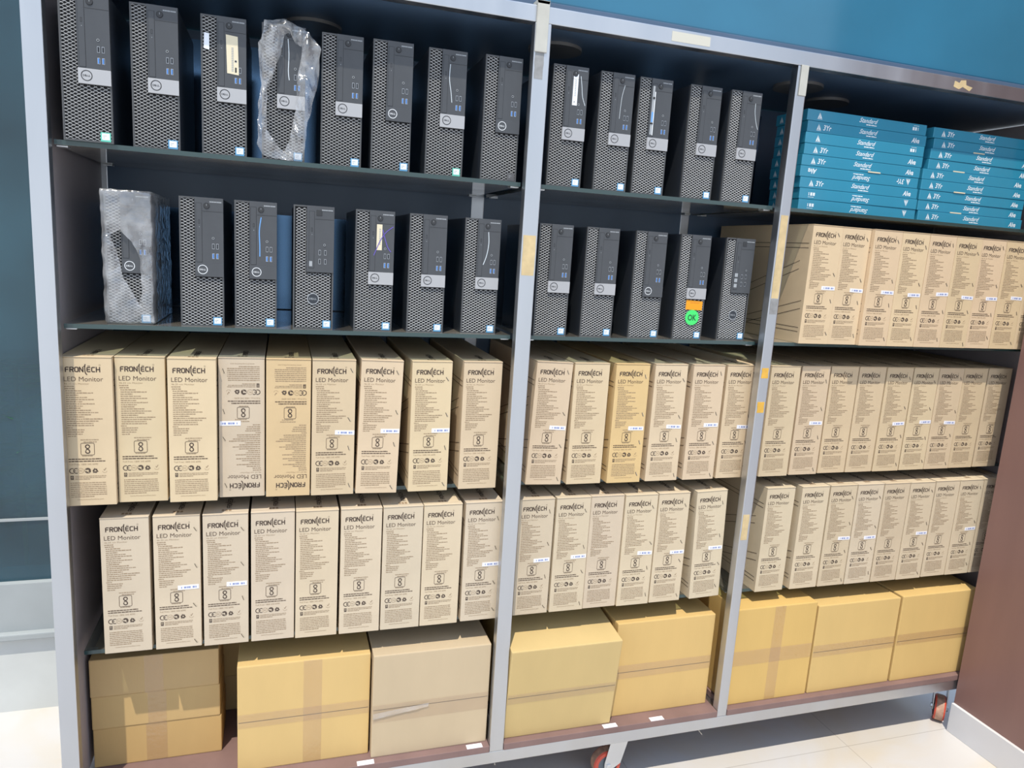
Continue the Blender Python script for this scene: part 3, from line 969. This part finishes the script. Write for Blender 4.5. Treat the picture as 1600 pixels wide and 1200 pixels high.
def front_print():
    o = MB()
    rnd = random.Random(3)
    y = -.0004
    X = lambda v: mm(v) - CW / 2
    brand_word(o, X(11), X(83), mm(309.5), mm(12), y, 0)
    textbox(o, 'LED Monitor', X(8), X(85), mm(289), mm(10.4), y, 2, -.004)
    textbox(o, '46.25 cm Monitor', X(8), X(57), mm(281.6), mm(3.6), y, 1, -.01)
    scribble(o, rnd, X(8), X(27), mm(276.5), .0018, y, 1)
    ws = [24, 38, 60, 31, 48, 61, 38, 62, 39, 34, 56, 69, 55, 41, 77, 70, 58, 59, 17, 40, 38, 36, 23]
    for k, wv in enumerate(ws):
        scribble(o, rnd, X(9 if k in (0, 18) else 10.5), X(wv + 4), mm(271.5 - k * 4.95), .0019, y, 1)
    scribble(o, rnd, X(35), X(71), mm(154.2), .0017, y, 1)
    scribble(o, rnd, X(41), X(67), mm(149.2), .0017, y, 1)
    # rounded square with the double hook mark
    cx_, cz_ = X(48.5), mm(133.5)
    a, b, r = .0135, .0138, .003
    ring = []
    for (sx_, sz_, a0) in ((1, 1, 0), (-1, 1, 90), (-1, -1, 180), (1, -1, 270)):
        for k in range(5):
            t_ = math.radians(a0 + 90 * k / 4)
            ring.append((cx_ + sx_ * (a - r) + r * math.cos(t_), cz_ + sz_ * (b - r) + r * math.sin(t_)))
    o.stroke(ring, .0010, y, 2, True)
    o.arc((cx_, cz_ + .0058), .0040, -20, 235, .0023, y, 0, 16)
    o.arc((cx_, cz_ - .0058), .0040, 160, 415, .0023, y, 0, 16)
    o.stroke([(cx_ - .0024, cz_ + .0024), (cx_ + .0030, cz_ - .0022)], .0023, y, 0)
    o.stroke([(cx_ - .0040, cz_ - .0030), (cx_ + .0040, cz_ + .0040)], .0018, y, 0)
    scribble(o, rnd, X(37), X(58), mm(116.8), .0014, y, 1)
    scribble(o, rnd, X(10), X(75), mm(109.2), .0022, y, 2)
    scribble(o, rnd, X(10), X(83), mm(104), .0022, y, 2)
    textbox(o, 'Toll Free: 1800 345 6090', X(10), X(68), mm(96.2), mm(3.8), y, 1, -.008)
    z = mm(83)
    # CE
    o.arc((X(16.3), z), .0056, 65, 295, .0017, y, 0, 18)
    o.arc((X(24.3), z), .0056, 65, 295, .0017, y, 0, 18)
    o.q2(X(19.5), X(23.5), z - .0008, z + .0008, y, 0)
    # round mark with letters
    o.arc((X(33), z), .0060, 0, 360, .0006, y, 1, 26)
    textbox(o, 'FC', X(29.8), X(36.5), z - .0018, .0036, y, 1)
    # disc with swirled arrows
    o.arc((X(47), z), .0060, 0, 360, .0008, y, 0, 26)
    o.arc((X(47), z + .0004), .0036, -15, 150, .0030, y, 0, 14)
    o.poly([(X(47) + .0013, y, z - .0008), (X(47) + .0062, y, z - .0005), (X(47) + .0030, y, z - .0044)], 0)
    o.arc((X(47) - .0007, z - .0012), .0028, 175, 310, .0022, y, 0, 12)
    # triangle of three arrows
    for k in range(3):
        M = Matrix.Translation((X(62), y, z - .0007)) @ Matrix.Rotation(math.radians(120 * k), 4, 'Y')
        t_ = MB()
        t_.poly([(-.0052, 0, -.0046), (.0008, 0, -.0046), (.0008, 0, -.0018), (-.0036, 0, -.0018)])
        t_.poly([(.0008, 0, -.0058), (.0044, 0, -.0032), (.0008, 0, -.0006)])
        o.add(t_, M, 0)
    # faint tick with ground line
    o.stroke([(X(79), z + .002), (X(80.5), z), (X(84), z + .0055)], .0012, y, 1)
    o.arc((X(81), z - .001), .0048, 190, 350, .0005, y, 1, 12)
    # bin icon and notes
    o.q2(X(12), X(18.5), mm(62), mm(63.6), y, 0); o.q2(X(12), X(18.5), mm(64.3), mm(71.5), y, 0)
    o.arc((X(15.2), mm(68)), .0017, 0, 360, .0007, y - .0002, 3, 12)
    for k, e in enumerate((84, 84, 52)):
        scribble(o, rnd, X(21), X(e), mm(69.6 - 3.6 * k), .0013, y, 1)
    for k in range(8):
        scribble(o, rnd, X(11.5), X(84 if k < 7 else 58), mm(53.5 - 4.7 * k), .0017, y, 1)
    textbox(o, 'www.frontechonline.com', X(23), X(77), mm(13.5), mm(3.0), y, 1, -.006)
    return o
def outer_print():
    o = MB()
    # top face: the wordmark near the front edge, reading along the depth
    w_ = MB()
    brand_word(w_, -.036, .036, -.006, .012, 0, 0)
    M = Matrix.Translation((.006, .075, CH + .0004)) @ Matrix(((0, 0, -1, 0), (1, 0, 0, 0), (0, -1, 0, 0), (0, 0, 0, 1)))
    o.add(w_, M)
    for k in range(3):
        o.poly([(-.010 + k * .008, .018, CH + .0004), (-.004 + k * .008, .018, CH + .0004), (-.004 + k * .008, .030, CH + .0004), (-.010 + k * .008, .030, CH + .0004)], 1)
    # seam along the top
    o.poly([(-CW / 2, .012, CH + .0003), (CW / 2, .012, CH + .0003), (CW / 2, .0126, CH + .0003), (-CW / 2, .0126, CH + .0003)], 1)
    # ruled lines on the sides
    for sx_ in (-1, 1):
        x = sx_ * (CW / 2 + .0004)
        def L(p, q, wd):
            (ya, za), (yb, zb) = p, q
            o.poly([(x, ya, za - wd / 2), (x, yb, zb - wd / 2), (x, yb, zb + wd / 2), (x, ya, za + wd / 2)], 0)
        for z_ in (.290, .277):
            L((.010, z_), (.465, z_), .0016)
        L((.040, .240), (.300, .150), .0016); L((.040, .216), (.300, .126), .0016)
        L((.012, .125), (.300, .050), .0016); L((.012, .102), (.300, .027), .0016)
        for z_ in (.046, .034):
            L((.010, z_), (.465, z_), .0016)
    return o
FPRINT = front_print()
FPRINT.v = [(a, b, c - CH / 2) for a, b, c in FPRINT.v]
FPM = FPRINT.mesh('front_print', [INK, INKL, mat('mid_ink', (.11, .075, .055), .8, spec=.1), KRAFT])
OPM = outer_print().mesh('outer_print', [INK, INKL])
stk = MB()
stk.box(-.0235, .0235, -.0007, .0, -.0055, .0055, 0)
for k in range(11):
    if k in (1, 7): continue
    stk.q2(-.016 + k * .0032, -.0142 + k * .0032 + (k % 3) * .0005, -.0022, .0022, -.0010, 1)
STK = stk.mesh('barcode_sticker', [PAPER, BLUEINK])
sp = MB()
sp.stroke([(-.0024, .0056), (.0026, -.0050)], .0017, -.0006, 0)
sp.stroke([(-.0008, .0052), (.0038, -.0046)], .0011, -.0008, 1)
sp.poly([(.0022, -.0005, -.0050), (.0058, -.0005, -.0040), (.0034, -.0005, -.0024)], 1)
STP = sp.mesh('staple', [STAPLE, STAPLEHI])

def monitor_carton(x, y, z, label, group, sticker, flipped=False, color=(.60, .455, .275), lean=0.0, yaw=0.0):
    dz = abs(math.sin(lean)) * CW / 2
    c = add('monitor_carton', CBODY, None, (x, y, z + dz), (0, lean, yaw), label, 'carton', group, color=color)
    add('lid_flap', CLID, c, color=color)
    q = math.pi if flipped else 0
    fp = add('front_print', FPM, c, (0, 0, CH / 2), (0, q, 0), color=color)
    add('outer_print', OPM, c)
    sg = -1 if flipped else 1
    if sticker:
        add('barcode_sticker', STK, c, (sg * (CW / 2 - .026 + R3.uniform(-.003, .002)), 0, CH / 2 + sg * (.162 - CH / 2 + R3.uniform(-.005, .004))), (0, q + R3.uniform(-.03, .03), 0), label='white barcode sticker')
        for zz in (.307, .201, .118, .024):
            add('staple', STP, c, (sg * (CW / 2 - .0125 + R3.uniform(-.003, .002)), 0, CH / 2 + sg * (zz - CH / 2 + R3.uniform(-.012, .012))), (0, q + R3.uniform(-.2, .2), 0))
    return c

RBX = [0.1339, 0.2399, 0.3497, 0.4562, 0.5631, 0.6695, 0.7781, 0.9122, 1.0469, 1.2366, 1.357, 1.479, 1.6014, 1.7237, 1.8376, 1.9875, 2.1016, 2.214, 2.3209, 2.4279, 2.5379, 2.6438, 2.7508, 2.8623]
RBY = [0.0366, 0.0488, 0.0348, 0.0559, 0.0465, 0.043, 0.0389, 0.0423, 0.0465, 0.051, 0.0497, 0.0462, 0.0493, 0.0485, 0.0511, 0.0492, 0.0543, 0.0596, 0.0582, 0.0556, 0.0582, 0.0584, 0.0607, 0.0633]
RCX = [2.0455, 2.1501, 2.2547, 2.3593, 2.4639, 2.5685, 2.6735, 2.7796, 2.8842]
RCY = [0.0207, 0.0229, 0.0098, 0.0103, 0.0095, 0.0096, 0.0138, 0.0145, .0150]
RDX = [0.1964, 0.3086, 0.4183, 0.5282, 0.6345, 0.7441, 0.851, 0.957, 1.0708, 1.2235, 1.3333, 1.4386, 1.5447, 1.6526, 1.7903, 2.0279, 2.1566, 2.265, 2.3713, 2.4777, 2.5831, 2.6934, 2.7988, 2.907]
RDY = [0.0512, 0.0489, 0.0441, 0.044, 0.039, 0.0382, 0.0386, 0.0394, 0.0428, 0.047, 0.0466, 0.0488, 0.0437, 0.0458, 0.0452, 0.048, 0.0456, 0.0448, 0.0434, 0.0416, 0.0398, 0.0425, 0.0409, 0.0415]
ORD = ['leftmost', 'second from left', 'third from left', 'fourth from left', 'fifth from left', 'sixth from left', 'seventh from left', 'eighth from left', 'rightmost']
def place(k, n):
    return 'rightmost' if k == n - 1 else ORD[k]
def row(xs, ys, z, plain, rowname, group, bays, cols, flips=(), leans={}, extra={}):
    i = 0
    for bay, n in bays:
        for k in range(n):
            pl_ = i in plain
            kind_ = 'plain kraft' if pl_ else 'stickered kraft'
            if i in flips: kind_ = 'upside-down ' + kind_
            lab = '%s monitor carton, %s on the %s of the %s bay' % (kind_, place(k, n), rowname, bay)
            if i in extra: lab = extra[i]
            c_ = cols.get(i, cols[-1])
            j = R3.uniform(.95, 1.04)
            col_ = (c_[0] * j, c_[1] * j * R3.uniform(.985, 1.015), c_[2] * j * R3.uniform(.96, 1.05))
            monitor_carton(xs[i], ys[i], z, lab, group, not pl_, i in flips, col_, leans.get(i, 0), R3.uniform(-.001, .001) if rowname.startswith('top') else R3.uniform(-.003, .003))
            i += 1
row(RBX, RBY, .7004, {0, 1, 2, 4, 8, 10, 15, 17, 18, 22, 23}, 'middle carton row', 'monitor cartons of the middle carton row',
    (('left', 9), ('middle', 6), ('right', 9)), {-1: (.62, .49, .325), 4: (.62, .455, .26), 11: (.65, .46, .235), 3: (.59, .485, .345)}, (3, 4), {6: .024, 9: .034},
    {4: 'upside-down yellowish kraft monitor carton without sticker, middle carton row', 3: 'upside-down kraft monitor carton with barcode sticker, middle carton row',
     11: 'yellowish kraft monitor carton with sticker, third on middle bay middle row'})
row(RCX, RCY, 1.1163, {8}, 'top carton row', 'monitor cartons of the top carton row', (('right', 9),), {-1: (.66, .505, .315)})
row(RDX, RDY, .3184, {0, 3, 4, 5, 6, 7, 11, 15, 16, 19, 21, 23}, 'lowest carton row', 'monitor cartons of the lowest carton row',
    (('left', 9), ('middle', 6), ('right', 9)), {-1: (.59, .49, .355)}, (), {14: -.032})

# ------------------------------------------------------------------ teal boxes
TL, TD, TH = .428, .138, .0303
tb = MB()
tb.box(0, TL, 0, TD, 0, TH)
TBODY = tb.mesh('teal_body', TEALBOX, .0018)
def sail(mb, x, y):
    mb.poly([(x, y, .008), (x + .0055, y, .008), (x + .0065, y, .0245)])
    mb.poly([(x + .0072, y, .008), (x + .0145, y, .008), (x + .0072, y, .0215)])
    mb.q2(x - .001, x + .0155, .0055, .0068, y)
def teal_print(which, left, right):
    o = MB()
    if which != 0: left = None
    if which != 2: right = None
    y = -.0004
    if left == 'sail': sail(o, .036, y)
    elif left == 'sail3': sail(o, .032, y); textbox(o, '3Yr', .054, .082, .008, .014, y, 0, .02, .15)
    elif left == 'marks':
        o.q2(.030, .032, .012, .020, y); o.q2(.035, .041, .011, .020, y); o.q2(.043, .049, .011, .020, y)
    elif left == 'name': textbox(o, 'Alva', .030, .062, .009, .014, y, 0, .03, .3)
    if which == 1: textbox(o, 'Standard', .180, .246, .013, .0125, y, 0, .012, .45)
    scr = random.Random(5)
    if which == 1: scribble(o, scr, .206, .243, .0065, .0030, y, 0)
    if right == 'name':
        textbox(o, 'Alva', .372, .402, .007, .0135, y, 0, .03, .3)
    elif right == 'marks':
        o.q2(.375, .382, .011, .020, y); o.q2(.384, .391, .011, .020, y); o.q2(.395, .397, .011, .020, y); o.q2(.378, .398, .0235, .0245, y)
    elif right == 'sail': sail(o, .378, y)
    elif right == 'sail3': sail(o, .380, y); textbox(o, '3Yr', .346, .374, .008, .014, y, 0, .02, .15)
    o.v = [(a - TL / 2, b, c - TH / 2) for a, b, c in o.v]
    return o.mesh('teal_print', TEALW)
def teal_box(x, y, z, label, group, left, right, flip=False, tab=None):
    c = add('teal_box', TBODY, None, (x, y, z), (0, 0, R3.uniform(-.003, .003)), label, 'box', group)
    for wh, nm in ((0, 'left_mark'), (1, 'script_word'), (2, 'right_mark')):
        add(nm, teal_print(wh, left, right), c, (TL / 2, 0, TH / 2), (0, math.pi if flip else 0, 0))
    em = MB()
    for d_ in (.1035, .030):
        t_ = MB()
        sail(t_, 0, 0)
        em.add(t_, Matrix.Translation((-.0004, d_ + .015, .0)) @ Matrix.Rotation(-math.pi / 2, 4, 'Z'))
        break
    add('end_mark', em.mesh('end_mark', TEALW), c)
    if tab is not None:
        tm = MB(); tm.box(tab, tab + .045, -.0012, .0, -.001 + .0012, .0036)
        add('tape_tab', tm.mesh('tape_tab', CREAM), c, label='cream tape tab')
L9 = [('marks', 'sail', True), ('marks', 'sail', True), ('sail3', 'name', False), ('name', 'sail3', True), ('sail3', 'name', False), ('sail3', 'name', False), ('sail', 'marks', False), ('sail3', 'name', False), ('sail', 'marks', False)]
LJ = [.004, .003, .0, -.004, -.003, .0, -.001, .001, -.004]
HN = ['lowest', 'second from bottom', 'third from bottom', 'fourth from bottom', 'middle one', 'fourth from top', 'third from top', 'second from top', 'topmost']
gt = 'teal boxes stacked on the upper right shelf'
for k in range(9):
    l, r, f = L9[k]
    z = 1.5002 + k * (TH + .0004)
    if f: l, r = r, l
    teal_box(1.956 + LJ[k], .058, z, 'teal box with white lettering, %s of the left stack' % HN[k] + (', upside-down' if f else ''), gt, l, r, f, .235 if k == 4 else None)
RJ = [0.004, .0, -.001, -.001, -.001, .018, .019, .028, .020]
for k in range(9):
    teal_box(2.394 + RJ[k], .058 + (0, .002, .001, .0, .001, .004, .003, .006, .005)[k], 1.5002 + k * (TH + .0004),
             'teal box with white lettering, %s of the right stack' % HN[k], gt, 'sail3', 'name', False, {0: None, 1: .13, 3: .13, 5: .10, 7: .16}.get(k))

# ------------------------------------------------------------------ large cartons on the base
def big_carton(x0, x1, y, z, h, depth, label, color, tapes=(), flap=None, tilt=0.0, group='large brown cartons on the base of the rack', seam=True, torn=True):
    W = x1 - x0
    o = MB()
    o.box(-W / 2, W / 2, 0, depth, 0, h)
    c = add('cardboard_carton', o.mesh('big_body', CORR, .003), None, ((x0 + x1) / 2, y, z), (tilt, 0, 0), label, 'carton', group, color=color)
    if seam:
        t_ = MB(); t_.q2(-W / 2 + .003, W / 2 - .003, h * .47, h * .47 + .0014, -.0004)
        add('flap_seam', t_.mesh('flap_seam', STAPLE), c)
    for (ax, v0, v1, a, b) in tapes:
        t_ = MB()
        n = 24
        for k in range(n):
            p0, p1 = v0 + (v1 - v0) * k / n, v0 + (v1 - v0) * (k + 1) / n
            d0, d1 = -.0008 - .0006 * abs(noise.noise(Vector((p0 * 60, a, 3)))), -.0008 - .0006 * abs(noise.noise(Vector((p1 * 60, a, 3))))
            if ax == 'h': t_.poly([(p0, d0, a), (p1, d1, a), (p1, d1 - .0002, b), (p0, d0 - .0002, b)])
            else: t_.poly([(a, d0, p0), (b, d0, p0), (b, d1, p1), (a, d1, p1)])
        add('packing_tape', t_.mesh('packing_tape', TAPE), c, label='clear packing tape')
    if flap:
        t_ = MB(); t_.poly([(flap, depth * .0 + .002, h + .0006), (flap + .004, .002, h + .0006), (flap + .004, depth - .002, h + .0006), (flap, depth - .002, h + .0006)])
        add('flap_gap', t_.mesh('flap_gap', STAPLE), c)
    # torn bits of tape standing on the top front edge
    for k in range(0):
        xx = R3.uniform(-W * .4, W * .4)
        t_ = MB(); t_.poly([(xx, -.0006, h - .004), (xx + .022, -.0006, h - .004), (xx + .018, .006, h + .004), (xx + .006, .003, h + .007)])
        add('torn_tape', t_.mesh('torn_tape', CREAM), c)
    return c
BZ = -.0499
big_carton(.090, .397, .140, BZ, .109, .150, 'flat brown carton, lowest of the three stacked at the left end of the base', (.52, .34, .14), (('v', 0, .109, -.030, .020),), seam=False, torn=False)
big_carton(.089, .394, .138, BZ + .1095, .092, .150, 'flat brown carton, middle of the three stacked at the left end of the base', (.53, .36, .16), (('v', 0, .092, -.022, .022),), seam=False, torn=False)
big_carton(.088, .392, .136, BZ + .202, .104, .150, 'flat brown carton, topmost of the three stacked at the left end of the base', (.52, .355, .17), (('v', 0, .104, -.026, .018),), seam=False, torn=False)
big_carton(.350, .640, .320, BZ, .110, .170, 'flat brown carton, lower one behind the three stacked flat cartons', (.52, .37, .18), seam=False, torn=False)
big_carton(.345, .640, .318, BZ + .1105, .112, .170, 'flat brown carton, upper one behind the three stacked flat cartons', (.54, .38, .17), seam=False, torn=False)
big_carton(.442, .778, .044, BZ, .300, .27, 'big golden brown carton with crossed clear tape, left bay base', (.62, .43, .18), (('h', -.168, .168, .125, .165), ('v', 0, .30, -.005, .042)))
c3 = big_carton(.783, 1.108, .022, BZ, .303, .40, 'big greyish brown carton with wide tape band, right end of the left bay base', (.52, .41, .27), (('h', -.162, .162, .105, .158),))
wr = MB()
for k in range(20):
    x0_, x1_ = -.16 + k * .0075, -.16 + (k + 1) * .0075
    f = lambda x: (-.003 - .003 * abs(noise.noise(Vector((x * 90, 1, 2)))), .128 + (x + .16) * .10)
    (ya, za), (yb, zb) = f(x0_), f(x1_)
    wr.poly([(x0_, ya, za - .010 + k * .0002), (x1_, yb, zb - .010 + k * .0002), (x1_, yb - .003, zb + .009 - k * .0001), (x0_, ya - .003, za + .009 - k * .0001)])
add('loose_tape', wr.mesh('loose_tape', FILM), c3, label='wrinkled shiny loose tape')
big_carton(1.158, 1.496, .020, BZ, .292, .36, 'big brown carton tipped forward, left end of the middle bay base', (.57, .42, .19), (('h', -.168, .168, .118, .150),), tilt=math.radians(6.5))
big_carton(1.508, 1.843, .046, BZ, .308, .40, 'big golden brown carton, right end of the middle bay base', (.62, .42, .165), (('h', -.167, .167, .125, .170),))
big_carton(1.900, 2.205, .020, BZ, .328, .40, 'big golden brown carton with a vertical tape, left end of the right bay base', (.62, .415, .145), (('h', -.15, .15, .135, .185), ('v', 0, .328, -.01, .03)), seam=False)
big_carton(2.212, 2.548, .020, BZ, .312, .40, 'big golden brown carton, middle of the right bay base', (.62, .43, .17), (('h', -.168, .168, .13, .172),), flap=.0)
big_carton(2.556, 2.892, .018, BZ, .315, .40, 'big golden brown carton, beside the brown wall at the right end of the base', (.62, .425, .165), (('h', -.168, .168, .135, .175),))
